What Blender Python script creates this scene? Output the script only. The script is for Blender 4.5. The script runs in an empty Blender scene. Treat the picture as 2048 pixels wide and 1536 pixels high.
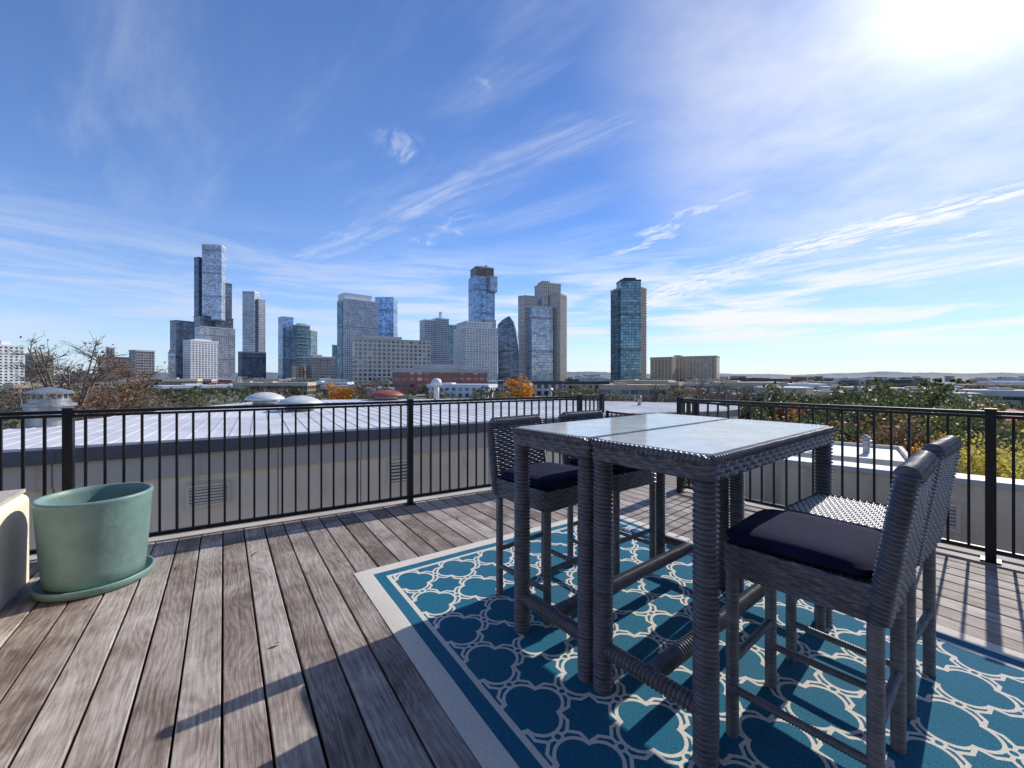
import bpy, math, random
from mathutils import Vector, Matrix
random.seed(7)
F=840.0; H=1.31; V0=755.0
def zat(v,y): return H-(v-V0)*y/F
def xat(u,y): return (u-1024)*y/F
scene=bpy.context.scene
scene.view_settings.view_transform='Standard'; scene.view_settings.look='None'; scene.view_settings.exposure=0
# ---------------------------------------------------------------- node helper
class NT:
    def __init__(s,tree): s.t=tree; s.n=tree.nodes; s.l=tree.links
    def new(s,ty,**k):
        n=s.n.new(ty)
        for a,b in k.items(): setattr(n,a,b)
        return n
    def put(s,sock,val):
        if isinstance(val,bpy.types.NodeSocket): s.l.new(val,sock)
        elif val is not None:
            if isinstance(val,(tuple,list)) and len(val)==3 and sock.type=='RGBA': val=(*val,1)
            sock.default_value=val
    def m(s,op,a,b=None,c=None,clamp=False):
        n=s.new('ShaderNodeMath',operation=op,use_clamp=clamp)
        s.put(n.inputs[0],a)
        if b is not None: s.put(n.inputs[1],b)
        if c is not None: s.put(n.inputs[2],c)
        return n.outputs[0]
    def mix(s,f,a,b,blend='MIX'):
        n=s.new('ShaderNodeMix',data_type='RGBA',blend_type=blend)
        s.put(n.inputs[0],f); s.put(n.inputs[6],a); s.put(n.inputs[7],b)
        return n.outputs[2]
    def sep(s,v):
        n=s.new('ShaderNodeSeparateXYZ'); s.put(n.inputs[0],v); return n.outputs
    def comb(s,x,y,z=0.0):
        n=s.new('ShaderNodeCombineXYZ'); s.put(n.inputs[0],x); s.put(n.inputs[1],y); s.put(n.inputs[2],z); return n.outputs[0]
    def noise(s,v,scale=5,detail=3,rough=.5,dist=0):
        n=s.new('ShaderNodeTexNoise'); s.put(n.inputs['Vector'],v)
        n.inputs['Scale'].default_value=scale; n.inputs['Detail'].default_value=detail
        n.inputs['Roughness'].default_value=rough; n.inputs['Distortion'].default_value=dist
        return n.outputs[0]
    def ss(s,x,a,b,lo=0.0,hi=1.0):
        n=s.new('ShaderNodeMapRange',interpolation_type='SMOOTHSTEP')
        s.put(n.inputs[0],x); n.inputs[1].default_value=a; n.inputs[2].default_value=b
        n.inputs[3].default_value=lo; n.inputs[4].default_value=hi
        return n.outputs[0]
def mat(name):
    m=bpy.data.materials.new(name); m.use_nodes=True
    t=NT(m.node_tree); b=t.n['Principled BSDF']
    return m,t,b
def simple(name,col,rough=.7,metal=0.0,var=.15,scale=4.0,bump=0.0,bscale=60,spec=.5):
    m,t,b=mat(name)
    tc=t.new('ShaderNodeTexCoord')
    n=t.noise(tc.outputs['Object'],scale,5,.6)
    f=t.ss(n,.3,.7)
    c1=tuple(max(0,c*(1-var)) for c in col); c2=tuple(min(1,c*(1+var)) for c in col)
    t.put(b.inputs['Base Color'],t.mix(f,c1,c2))
    b.inputs['Roughness'].default_value=rough; b.inputs['Metallic'].default_value=metal
    b.inputs['Specular IOR Level'].default_value=spec
    if bump:
        bn=t.new('ShaderNodeBump'); bn.inputs['Strength'].default_value=bump; bn.inputs['Distance'].default_value=.01
        t.put(bn.inputs['Height'],t.noise(tc.outputs['Object'],bscale,4,.6))
        t.put(b.inputs['Normal'],bn.outputs[0])
    return m
# ---------------------------------------------------------------- mesh helper
def mkobj(name,verts,faces,mats=(),mi=None,smooth=False,parent=None,loc=None,rot=None):
    me=bpy.data.meshes.new(name); me.from_pydata(verts,[],faces)
    for m in mats: me.materials.append(m)
    if mi is not None: me.polygons.foreach_set('material_index',mi)
    if smooth: me.polygons.foreach_set('use_smooth',[True]*len(me.polygons))
    me.update()
    o=bpy.data.objects.new(name,me); scene.collection.objects.link(o)
    if parent: o.parent=parent
    if loc: o.location=loc
    if rot is not None: o.rotation_euler=(0,0,rot)
    return o
def empty(name,loc=(0,0,0),rot=0):
    e=bpy.data.objects.new(name,None); scene.collection.objects.link(e)
    e.location=loc; e.rotation_euler=(0,0,rot); e.empty_display_size=.2; return e
class MB:
    def __init__(s): s.v=[]; s.f=[]; s.mi=[]
    def add(s,v,f,mi=0):
        o=len(s.v); s.v+= [tuple(p) for p in v]; s.f+=[tuple(i+o for i in q) for q in f]; s.mi+=[mi]*len(f)
    def box(s,x0,x1,y0,y1,z0,z1,mi=0,M=None):
        v=[(x,y,z) for z in (z0,z1) for (x,y) in ((x0,y0),(x1,y0),(x1,y1),(x0,y1))]
        if M: v=[tuple(M@Vector(p)) for p in v]
        s.add(v,[(3,2,1,0),(4,5,6,7),(0,1,5,4),(1,2,6,5),(2,3,7,6),(3,0,4,7)],mi)
    def beam(s,p,q,w,h,mi=0):
        p=Vector(p); q=Vector(q); d=(q-p).normalized(); sd=Vector((-d.y,d.x,0)).normalized() if abs(d.z)<.99 else Vector((1,0,0))
        up=sd.cross(d)*-1
        v=[]
        for c in (p,q):
            for a,b in ((-1,-1),(1,-1),(1,1),(-1,1)): v.append(c+sd*(a*w/2)+up*(b*h/2))
        s.add(v,[(0,1,2,3),(7,6,5,4),(0,4,5,1),(1,5,6,2),(2,6,7,3),(3,7,4,0)],mi)
    def prism(s,poly,z0,z1,mi=0):
        n=len(poly)
        v=[(x,y,z0) for x,y in poly]+[(x,y,z1) for x,y in poly]
        f=[tuple(range(n,2*n)),tuple(reversed(range(n)))]+[(i,(i+1)%n,n+(i+1)%n,n+i) for i in range(n)]
        s.add(v,f,mi)
    def lathe(s,prof,seg=24,c=(0,0,0),mi=0,cap=True):
        v=[];f=[]
        for r,z in prof:
            for k in range(seg):
                a=2*math.pi*k/seg; v.append((c[0]+r*math.cos(a),c[1]+r*math.sin(a),c[2]+z))
        for j in range(len(prof)-1):
            for k in range(seg):
                k2=(k+1)%seg; f.append((j*seg+k,j*seg+k2,(j+1)*seg+k2,(j+1)*seg+k))
        if cap:
            f.append(tuple(reversed(range(seg)))); f.append(tuple(range((len(prof)-1)*seg,len(prof)*seg)))
        s.add(v,f,mi)
    def tube(s,p,q,r0,r1,seg=5,mi=0):
        p=Vector(p); q=Vector(q); d=(q-p)
        if d.length<1e-6: return
        d.normalize(); a=d.orthogonal().normalized(); b=d.cross(a)
        v=[]
        for c,r in ((p,r0),(q,r1)):
            for k in range(seg):
                t=2*math.pi*k/seg; v.append(c+a*(r*math.cos(t))+b*(r*math.sin(t)))
        s.add(v,[(k,(k+1)%seg,seg+(k+1)%seg,seg+k) for k in range(seg)],mi)
    def wrapped(s,p,q,R,pitch=.01,amp=.0025,seg=18,mi=0,ns=7):
        """rod wrapped in a helical strand"""
        p=Vector(p); q=Vector(q); d=q-p; L=d.length; d.normalize(); a=d.orthogonal().normalized(); b=d.cross(a)
        n=max(2,int(L/pitch*ns)); v=[];f=[]
        for j in range(n+1):
            z=L*j/n
            for k in range(seg):
                t=2*math.pi*k/seg
                w_=1+.06*math.sin(z*37+t*2)
                r=R-amp+amp*2*abs(math.sin(math.pi*(z/pitch+k/seg)))*w_
                v.append(p+d*z+a*(r*math.cos(t))+b*(r*math.sin(t)))
        for j in range(n):
            for k in range(seg):
                k2=(k+1)%seg; f.append((j*seg+k,j*seg+k2,(j+1)*seg+k2,(j+1)*seg+k))
        f.append(tuple(reversed(range(seg)))); f.append(tuple(range(n*seg,(n+1)*seg)))
        s.add(v,f,mi)
    def obj(s,name,mats,smooth=False,**k): return mkobj(name,s.v,s.f,mats,s.mi,smooth,**k)
def halfclip(poly,a,b,c):
    out=[]
    for i in range(len(poly)):
        p=poly[i]; q=poly[(i+1)%len(poly)]
        dp=a*p[0]+b*p[1]-c; dq=a*q[0]+b*q[1]-c
        if dp<=0: out.append(p)
        if (dp<0 and dq>0) or (dp>0 and dq<0):
            t=dp/(dp-dq); out.append((p[0]+(q[0]-p[0])*t,p[1]+(q[1]-p[1])*t))
    return out
# ================================================================= WORLD / LIGHT
AZ=math.radians(48.3); EL=math.radians(34.0)
SD=Vector((math.sin(AZ)*math.cos(EL),math.cos(AZ)*math.cos(EL),math.sin(EL)))
w=bpy.data.worlds.new("World"); scene.world=w; w.use_nodes=True
t=NT(w.node_tree); bg=t.n['Background']; bg.inputs['Strength'].default_value=.12
sky=t.new('ShaderNodeTexSky',sky_type='NISHITA'); sky.sun_disc=False; sky.sun_elevation=EL; sky.sun_rotation=AZ
sky.air_density=1.0; sky.dust_density=.05; sky.ozone_density=2.0; sky.altitude=150
tc=t.new('ShaderNodeTexCoord'); g=tc.outputs['Generated']
dx,dy,dz=t.sep(g)
zc=t.m('MAXIMUM',dz,.02)
X=t.m('DIVIDE',dx,zc); Y=t.m('DIVIDE',dy,zc)
def rotst(ang,sx,sy):
    c,s_=math.cos(ang),math.sin(ang)
    a=t.m('MULTIPLY',t.m('ADD',t.m('MULTIPLY',X,c),t.m('MULTIPLY',Y,s_)),sx)
    b=t.m('MULTIPLY',t.m('SUBTRACT',t.m('MULTIPLY',Y,c),t.m('MULTIPLY',X,s_)),sy)
    return t.comb(a,b,0.0)
P0=t.comb(X,Y,0.0)
warp=t.noise(P0,1.6,4,.6)
warp2=t.noise(P0,5.0,5,.65)
fib=t.noise(rotst(-.78,.40,1.9),1.1,8,.60,.5)
fibf=t.noise(rotst(-.74,.9,7.0),1.6,8,.65,.35)
fib2=t.noise(rotst(-1.1,2.0,3.4),2.0,9,.66,.8)
def band(p0,p1,wd,amp=.5,end=.25):
    d=Vector((p1[0]-p0[0],p1[1]-p0[1])); L=d.length; d.normalize()
    vx=t.m('SUBTRACT',X,p0[0]); vy=t.m('SUBTRACT',Y,p0[1])
    tt=t.m('DIVIDE',t.m('ADD',t.m('MULTIPLY',vx,d.x),t.m('MULTIPLY',vy,d.y)),L)
    s_=t.m('SUBTRACT',t.m('MULTIPLY',vy,d.x),t.m('MULTIPLY',vx,d.y))
    s_=t.m('ADD',s_,t.m('MULTIPLY',t.m('SUBTRACT',warp,.5),amp))
    s_=t.m('ADD',s_,t.m('MULTIPLY',t.m('SUBTRACT',warp2,.5),amp*.6))
    a=t.ss(t.m('ABSOLUTE',s_),0,wd,1,0)
    e=t.m('MULTIPLY',t.ss(tt,-end,end),t.ss(tt,1-end,1+end,1,0))
    return t.m('MULTIPLY',a,e)
def px(u,v):
    z=(V0-v)/F; return ((u-1024)/F/z,1/z)
def addm(a,b): return t.m('MAXIMUM',a,b)
fine=t.ss(t.noise(rotst(-1.15,2.0,5.0),2.0,10,.7,.6),.32,.58)
fineb=t.ss(fib2,.40,.66)
str_=t.ss(fibf,.28,.70)
mk=t.m('MULTIPLY',t.m('MULTIPLY',t.ss(fib,.44,.82),t.ss(fibf,.25,.7,.35,1)),.36)
mk=addm(mk,t.m('MULTIPLY',t.m('MULTIPLY',band(px(560,545),px(1060,300),.20,.40),str_),.45))
mk=addm(mk,t.m('MULTIPLY',t.m('MULTIPLY',band(px(1000,330),px(1750,60),.22,.18),str_),.34))
mk=addm(mk,t.m('MULTIPLY',t.m('MULTIPLY',band(px(1480,530),px(2200,340),.52,.5),fine),1.0))
mk=addm(mk,t.m('MULTIPLY',t.m('MULTIPLY',band(px(1700,500),px(2250,430),.35,.5),fineb),.85))
mk=addm(mk,t.m('MULTIPLY',t.m('MULTIPLY',band(px(1230,620),px(1520,530),.85,.7),fine),.95))
mk=addm(mk,t.m('MULTIPLY',t.m('MULTIPLY',band(px(1230,520),px(1500,360),.22,.5),fineb),.7))
mk=addm(mk,t.m('MULTIPLY',t.m('MULTIPLY',band(px(1700,320),px(1960,210),.11,.3),fineb),.6))
mk=addm(mk,t.m('MULTIPLY',t.m('MULTIPLY',band(px(775,265),px(830,325),.13,.15),fineb),.5))
mk=addm(mk,t.m('MULTIPLY',t.m('MULTIPLY',band(px(950,150),px(985,185),.06,.1),fineb),.45))
mk=addm(mk,t.m('MULTIPLY',t.m('MULTIPLY',band(px(840,490),px(930,430),.2,.5),fineb),.55))
el=dz
azx=t.m('ARCTAN2',dx,dy)
lowv=t.comb(t.m('MULTIPLY',azx,2.2),t.m('MULTIPLY',el,20.0),0.0)
lown=t.noise(lowv,1.3,8,.60,.5)
low=t.m('MULTIPLY',t.ss(lown,.38,.64),t.m('MULTIPLY',t.ss(el,.02,.09),t.ss(el,.15,.34,1,0)))
mk=addm(mk,t.m('MULTIPLY',low,t.ss(azx,-.9,.6,.6,1.0)))
mk=t.m('MULTIPLY',mk,t.ss(dz,.015,.07))
dotn=t.new('ShaderNodeVectorMath',operation='DOT_PRODUCT'); t.put(dotn.inputs[0],g); dotn.inputs[1].default_value=tuple(SD)
ca=t.m('MAXIMUM',dotn.outputs['Value'],0.0)
veil=t.m('MULTIPLY',t.ss(ca,.82,.985),t.ss(warp,.25,.7,.4,1.0))
aur=t.m('ADD',t.m('MULTIPLY',t.m('POWER',ca,38.0),1.8),t.m('ADD',t.m('MULTIPLY',t.m('POWER',ca,150.0),4.5),t.m('MULTIPLY',t.m('POWER',ca,900.0),14.0)))
tint=t.mix(t.ss(ca,.35,1.0),(.95,1.14,1.52),(.60,.82,1.22))
skyc=t.mix(1.0,sky.outputs[0],tint,'MULTIPLY')
hz=t.m('POWER',t.m('SUBTRACT',1.0,t.m('MAXIMUM',dz,0.0)),12.0)
hcol=t.mix(t.ss(azx,-.5,.7),(4.6,5.6,7.4),(7.0,6.8,6.0))
skyc=t.mix(t.m('MULTIPLY',hz,.68),skyc,hcol)
cl=t.mix(t.ss(ca,.3,1.0),(5.8,6.4,7.8),(8.2,8.3,8.6))
out=t.mix(t.m('MAXIMUM',mk,t.m('MULTIPLY',veil,.6)),skyc,cl)
ac=t.new('ShaderNodeVectorMath',operation='SCALE'); ac.inputs[0].default_value=(1,.98,.97); t.put(ac.inputs['Scale'],aur)
out=t.mix(1.0,out,ac.outputs[0],'ADD')
t.put(bg.inputs['Color'],out)

sun=bpy.data.lights.new('sun','SUN'); sun.energy=5.0; sun.angle=math.radians(.5); sun.color=(1,.94,.86)
so=bpy.data.objects.new('sun',sun); scene.collection.objects.link(so)
so.rotation_euler=(-SD).to_track_quat('-Z','Y').to_euler(); so.location=(20,20,30)
cam=bpy.data.cameras.new('camera'); co=bpy.data.objects.new('camera',cam); scene.collection.objects.link(co)
co.location=(0,0,H); co.rotation_euler=(math.radians(90),0,0); cam.sensor_width=36; cam.sensor_fit='HORIZONTAL'
cam.lens=36*F/2048; cam.shift_y=-13/2048; cam.clip_start=.02; cam.clip_end=30000; scene.camera=co
# ================================================================= MATERIALS
def m_wood():
    m,t,b=mat('weathered_wood'); tc=t.new('ShaderNodeTexCoord'); ge=t.new('ShaderNodeNewGeometry')
    r=ge.outputs['Random Per Island']
    x,y,z=t.sep(tc.outputs['Object'])
    yo=t.m('ADD',y,t.m('MULTIPLY',r,37.0)); xo=t.m('ADD',x,t.m('MULTIPLY',r,11.0))
    warp=t.noise(t.comb(t.m('MULTIPLY',xo,3.5),t.m('MULTIPLY',yo,.9)),1.5,2)
    rings=t.m('SINE',t.m('MULTIPLY',t.m('ADD',t.m('MULTIPLY',xo,4.0),t.m('MULTIPLY',warp,1.3)),55.0))
    g1=t.noise(t.comb(t.m('MULTIPLY',xo,85),t.m('MULTIPLY',yo,1.9)),1.0,7,.70)
    g2=t.noise(t.comb(t.m('MULTIPLY',xo,300),t.m('MULTIPLY',yo,9)),1.0,4,.75)
    pat=t.noise(t.comb(t.m('MULTIPLY',xo,1.3),t.m('MULTIPLY',yo,1.0)),2.4,7,.68)
    stain=t.ss(t.noise(t.comb(x,y),1.1,6,.62,.5),.50,.72)
    h=t.m('ADD',t.m('MULTIPLY',g1,.55),t.m('ADD',t.m('MULTIPLY',g2,.45),t.m('MULTIPLY',rings,.035)))
    f=t.m('ADD',t.m('ADD',t.m('MULTIPLY',t.m('SUBTRACT',h,.5),.82),.5),t.m('MULTIPLY',t.m('SUBTRACT',pat,.5),.62))
    f=t.m('ADD',f,t.m('MULTIPLY',t.m('SUBTRACT',r,.45),.16))
    cr=t.new('ShaderNodeValToRGB'); t.put(cr.inputs[0],f)
    e=cr.color_ramp.elements; e[0].position=.26; e[0].color=(.050,.036,.029,1); e[1].position=.74; e[1].color=(.56,.52,.475,1)
    k=e.new(.43); k.color=(.165,.125,.102,1); k=e.new(.56); k.color=(.325,.275,.238,1)
    col=t.mix(t.m('MULTIPLY',stain,.42),cr.outputs[0],(.085,.058,.045))
    t.put(b.inputs['Base Color'],col); b.inputs['Roughness'].default_value=.72; b.inputs['Specular IOR Level'].default_value=.3
    bn=t.new('ShaderNodeBump'); bn.inputs['Strength'].default_value=.6; bn.inputs['Distance'].default_value=.0035
    t.put(bn.inputs['Height'],h); t.put(b.inputs['Normal'],bn.outputs[0]); return m
def m_rug(W,L):
    m,t,b=mat('rug_fabric'); tc=t.new('ShaderNodeTexCoord'); x,y,z=t.sep(tc.outputs['Object'])
    e=t.m('MINIMUM',t.m('MINIMUM',x,t.m('SUBTRACT',W,x)),t.m('MINIMUM',y,t.m('SUBTRACT',L,y)))
    gt=lambda a,b_:t.m('GREATER_THAN',a,b_); lt=lambda a,b_:t.m('LESS_THAN',a,b_)
    c=.315
    def cell(ox,oy):
        px_=t.m('SUBTRACT',t.m('FRACT',t.m('ADD',t.m('DIVIDE',x,c),ox)),.5)
        py_=t.m('SUBTRACT',t.m('FRACT',t.m('ADD',t.m('DIVIDE',y,c),oy)),.5)
        return t.m('ABSOLUTE',px_),t.m('ABSOLUTE',py_)
    hw=.0215
    def star(a,b_,r,w_=hw):
        s1=t.m('MAXIMUM',a,b_); s2=t.m('MULTIPLY',t.m('ADD',a,b_),.7071)
        return lt(t.m('ABSOLUTE',t.m('SUBTRACT',t.m('MINIMUM',s1,s2),r)),w_)
    def dist(a,b_,cx,cy):
        p=t.m('SUBTRACT',a,cx); q=t.m('SUBTRACT',b_,cy); return t.m('SQRT',t.m('ADD',t.m('MULTIPLY',p,p),t.m('MULTIPLY',q,q)))
    a1,b1=cell(.1,.2); a2,b2=cell(.6,.7)
    k=star(a1,b1,.255)
    q=t.m('MINIMUM',dist(a2,b2,.20,0.0),dist(a2,b2,0.0,.20))
    k=t.m('MAXIMUM',k,lt(t.m('ABSOLUTE',t.m('SUBTRACT',q,.235)),hw))
    ddg=dist(a1,b1,.5,0.0); ddh=dist(a1,b1,0.0,.5)
    k=t.m('MAXIMUM',k,lt(t.m('ABSOLUTE',t.m('SUBTRACT',ddg,.055)),.018))
    k=t.m('MAXIMUM',k,lt(t.m('ABSOLUTE',t.m('SUBTRACT',ddh,.055)),.018))
    k=t.m('MAXIMUM',k,t.m('MULTIPLY',lt(b1,hw*.9),t.m('MULTIPLY',gt(a1,.36),lt(a1,.45))))
    k=t.m('MAXIMUM',k,t.m('MULTIPLY',lt(a1,hw*.9),t.m('MULTIPLY',gt(b1,.36),lt(b1,.45))))
    field=gt(e,.19)
    cream=t.m('MAXIMUM',t.m('MULTIPLY',k,field),t.m('MAXIMUM',lt(e,.10),t.m('MULTIPLY',gt(e,.165),lt(e,.19))))
    wv=t.m('MULTIPLY',t.m('SINE',t.m('MULTIPLY',x,1300.0)),t.m('SINE',t.m('MULTIPLY',y,900.0)))
    n=t.noise(t.comb(t.m('MULTIPLY',x,60.0),t.m('MULTIPLY',y,400.0)),1.0,4,.7)
    big=t.noise(tc.outputs['Object'],1.5,3)
    blue=t.mix(t.ss(n,.3,.7),(.006,.068,.155),(.018,.200,.285))
    crm=t.mix(t.ss(n,.3,.7),(.56,.52,.44),(.82,.78,.69))
    col=t.mix(cream,blue,crm); col=t.mix(t.ss(big,.35,.7,0,.08),col,(.2,.2,.2))
    t.put(b.inputs['Base Color'],col); b.inputs['Roughness'].default_value=.9; b.inputs['Specular IOR Level'].default_value=.2
    bn=t.new('ShaderNodeBump'); bn.inputs['Strength'].default_value=.5; bn.inputs['Distance'].default_value=.002
    t.put(bn.inputs['Height'],t.m('ADD',wv,t.m('ADD',n,cream))); t.put(b.inputs['Normal'],bn.outputs[0]); return m
def facade(name,wall,glass,bay=3.4,fl=3.4,fw=.62,fh=.62,met=.5,curtained=.25,wr=.75,rv_=.22):
    m,t,b=mat(name); tc=t.new('ShaderNodeTexCoord')
    x,y,z=t.sep(tc.outputs['Object']); nx,ny,nz=t.sep(tc.outputs['Normal'])
    sx=t.m('GREATER_THAN',t.m('ABSOLUTE',nx),.7)
    u=t.m('ADD',t.m('MULTIPLY',y,sx),t.m('MULTIPLY',x,t.m('SUBTRACT',1.0,sx)))
    uu=t.m('DIVIDE',t.m('ADD',u,500.0),bay); zz=t.m('DIVIDE',t.m('ADD',z,.6),fl)
    mu=t.m('LESS_THAN',t.m('ABSOLUTE',t.m('SUBTRACT',t.m('FRACT',uu),.5)),fw/2)
    mz=t.m('LESS_THAN',t.m('ABSOLUTE',t.m('SUBTRACT',t.m('FRACT',zz),.5)),fh/2)
    mk=t.m('MULTIPLY',t.m('MULTIPLY',mu,mz),t.m('LESS_THAN',t.m('ABSOLUTE',nz),.5))
    wn=t.new('ShaderNodeTexWhiteNoise',noise_dimensions='3D'); t.put(wn.inputs[0],t.comb(t.m('FLOOR',uu),t.m('FLOOR',zz),t.m('MULTIPLY',sx,7.0)))
    r=wn.outputs[0]
    big=t.noise(t.comb(t.m('MULTIPLY',x,.05),t.m('MULTIPLY',y,.05),t.m('MULTIPLY',z,.09)),1.0,4,.65)
    colr=t.noise(t.comb(t.m('MULTIPLY',t.m('FLOOR',uu),1.7),t.m('MULTIPLY',sx,9.0)),1.0,1,.5)
    g0=tuple(c*.40 for c in glass); g1=tuple(min(1,c*1.6) for c in glass)
    v_=t.m('ADD',t.m('MULTIPLY',r,rv_),t.m('ADD',t.m('MULTIPLY',big,.7),t.m('MULTIPLY',colr,.4)))
    gc=t.mix(t.ss(v_,.42,.92),g0,g1)
    gc=t.mix(t.m('MULTIPLY',t.m('GREATER_THAN',r,1-curtained*.4),.35),gc,(.45,.46,.46))  # random share of panes paled by curtains
    mech=t.m('LESS_THAN',t.m('FRACT',t.m('DIVIDE',t.m('FLOOR',zz),13.0)),.07)
    gc=t.mix(t.m('MULTIPLY',mech,.6),gc,tuple(c*.25 for c in glass))
    wc=t.mix(t.ss(t.noise(tc.outputs['Object'],.12,4),.3,.7),tuple(c*.92 for c in wall),tuple(min(1,c*1.06) for c in wall))
    t.put(b.inputs['Base Color'],t.mix(mk,wc,gc))
    t.put(b.inputs['Roughness'],t.m('SUBTRACT',wr,t.m('MULTIPLY',mk,wr-.15)))
    t.put(b.inputs['Metallic'],t.m('MULTIPLY',mk,met)); return m
M_wood=m_wood()
M_black=simple('black_painted_metal',(.014,.014,.017),.40,.3,.2,30)
def m_wicker(name,col,rough=.38):
    m,t,b=mat(name); tc=t.new('ShaderNodeTexCoord'); x,y,z=t.sep(tc.outputs['Object'])
    n=t.noise(tc.outputs['Object'],14,3,.6)
    s=t.noise(t.comb(t.m('MULTIPLY',x,12),t.m('MULTIPLY',y,12),t.m('MULTIPLY',z,240)),1.0,2,.5)
    f=t.m('ADD',t.m('MULTIPLY',n,.4),t.m('MULTIPLY',s,.6))
    t.put(b.inputs['Base Color'],t.mix(t.ss(f,.35,.65),tuple(c*.65 for c in col),tuple(c*1.4 for c in col)))
    b.inputs['Roughness'].default_value=rough; return m
M_wick=m_wicker('grey_wicker',(.105,.107,.128))
M_wickl=m_wicker('grey_wicker_light',(.135,.14,.16))
M_navy=simple('navy_canvas',(.010,.013,.048),.9,0,.2,12,.5,500,spec=.12)
M_pot=simple('sage_glazed_pot',(.165,.27,.24),.45,0,.14,5,.35,20)
M_potin=simple('pot_inside',(.045,.04,.035),.9)
M_stucco=simple('cream_stucco',(.74,.665,.55),.9,0,.10,2.2,.5,140)
M_stucco2=simple('tan_stucco',(.47,.43,.37),.9,0,.14,2.5,.5,140)
M_cop=simple('metal_coping',(.11,.12,.14),.5,.3,.15,3)
M_groove=simple('joint_dark',(.20,.18,.16),.9)
M_roofw=simple('white_roof_metal',(.56,.57,.59),.65,0,.16,1.0)
M_white=simple('white_vent_metal',(.58,.59,.58),.5,.1,.15,8)
M_red=simple('rust_red_metal',(.30,.07,.05),.55,.1,.2,8)
M_galv=simple('galvanised_metal',(.34,.35,.35),.4,.6,.25,6)
M_under=simple('under_deck_shade',(.02,.018,.016),.95)
M_leafdry=simple('dry_leaf',(.30,.16,.07),.7,0,.4,60)
def stained(name,base):
    m,t,b=mat(name); tc=t.new('ShaderNodeTexCoord'); x,y,z=t.sep(tc.outputs['Object'])
    a=t.noise(t.comb(t.m('MULTIPLY',x,2.2),t.m('MULTIPLY',y,2.2),t.m('MULTIPLY',z,.5)),1.6,6,.65)
    c=t.noise(tc.outputs['Object'],.9,5,.6)
    f=t.m('MULTIPLY',t.ss(a,.48,.72),t.ss(c,.35,.65)); 
    col=t.mix(f,base,tuple(k*.5 for k in base)); col=t.mix(t.ss(c,.4,.8,0,.5),col,(.60,.46,.29))
    t.put(b.inputs['Base Color'],col); b.inputs['Roughness'].default_value=.9
    bn=t.new('ShaderNodeBump'); bn.inputs['Strength'].default_value=.5; bn.inputs['Distance'].default_value=.01
    t.put(bn.inputs['Height'],t.noise(tc.outputs['Object'],140,4,.6)); t.put(b.inputs['Normal'],bn.outputs[0]); return m
M_stuccoS=stained('stained_cream_stucco',(.84,.73,.58))
M_stucco2S=stained('stained_tan_stucco',(.54,.50,.45))
# ================================================================= DECK
BA=math.radians(34.48); n_=Vector((math.cos(BA),math.sin(BA))); d_=Vector((-math.sin(BA),math.cos(BA)))
def loc2(p): return (p[0]*n_.x+p[1]*n_.y, p[0]*d_.x+p[1]*d_.y)
R0=Vector((-1.056,4.35)); RD=Vector((1.7,1.0)).normalized()
def rail_at_u(u):
    k=(u-1024)/F
    s_=(k*R0.y-R0.x)/(RD.x-k*RD.y); return R0+RD*s_
PL=R0-RD*3.4; PM=R0+RD*2.25; PS=PM+Vector((.36,.33))
RC=Vector((1.92,4.80)); RE=Vector((3.42,3.0)); RDr=(RE-RC).normalized(); RF=RE+RDr*2.4
off=Vector((-RD.y,RD.x))*.03; offr=Vector((-RDr.y,RDr.x))*.04
deckpoly=[PL+off,PM+off,PS,RC+offr+Vector((0,.3)),RF+offr,Vector((4,-2.5)),Vector((-3,-2.5)),Vector((-4.6,1.2))]
dl=[loc2(p) for p in deckpoly]
mb=MB(); pitch=.148; x0=min(p[0] for p in dl); x1=max(p[0] for p in dl)
k=math.floor(x0/pitch)
while k*pitch<x1:
    a=k*pitch+random.uniform(-.001,.001); pl=halfclip(halfclip(dl,1,0,a+pitch-.0095),-1,0,-a)
    if len(pl)>=3: mb.prism(pl,-.028,random.uniform(-.002,.002))
    k+=1
deck=mb.obj('wooden_deck',[M_wood],rot=BA)
mb=MB(); mb.prism(dl,-.3,-.045); sd=mb.obj('under_deck_dark_sheet',[M_under]); sd.parent=deck  # near-black sheet that gives the board gaps their shade
bv=deck.modifiers.new('b','BEVEL'); bv.width=.003; bv.segments=1; bv.limit_method='ANGLE'
mb=MB()
o=Vector((-RD.y,RD.x))*.085; mb.beam((*(PL+o),-.055),(*(PM+o),-.055),.10,.13)
o=Vector((-RDr.y,RDr.x))*.10; mb.beam((*(RC+o),-.055),(*(RF+o),-.055),.10,.13)
mb.obj('deck_edge_curb',[M_stucco2])
rl_=random.Random(5); mb=MB()
for (x,y) in ((-1.15,2.05),(-1.9,3.1),(-.5,3.9),(-.2,4.4),(-2.3,2.9),(2.6,2.6),(3.0,2.9),(.1,4.6),(.55,4.2),(2.2,3.9)):
    a=rl_.uniform(0,6); s=rl_.uniform(.014,.026); M=Matrix.Translation((x,y,.006))@Matrix.Rotation(a,4,'Z')
    P=[(-s,0,.002),(-s*.4,s*.45,.012),(s*.5,s*.4,.007),(s,0,.011),(s*.4,-s*.4,.001),(-s*.5,-s*.42,.008)]
    mb.add([M@Vector(p) for p in P],[(0,1,5),(1,2,4,5),(2,3,4)])
mb.obj('fallen_leaves',[M_leafdry])
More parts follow.
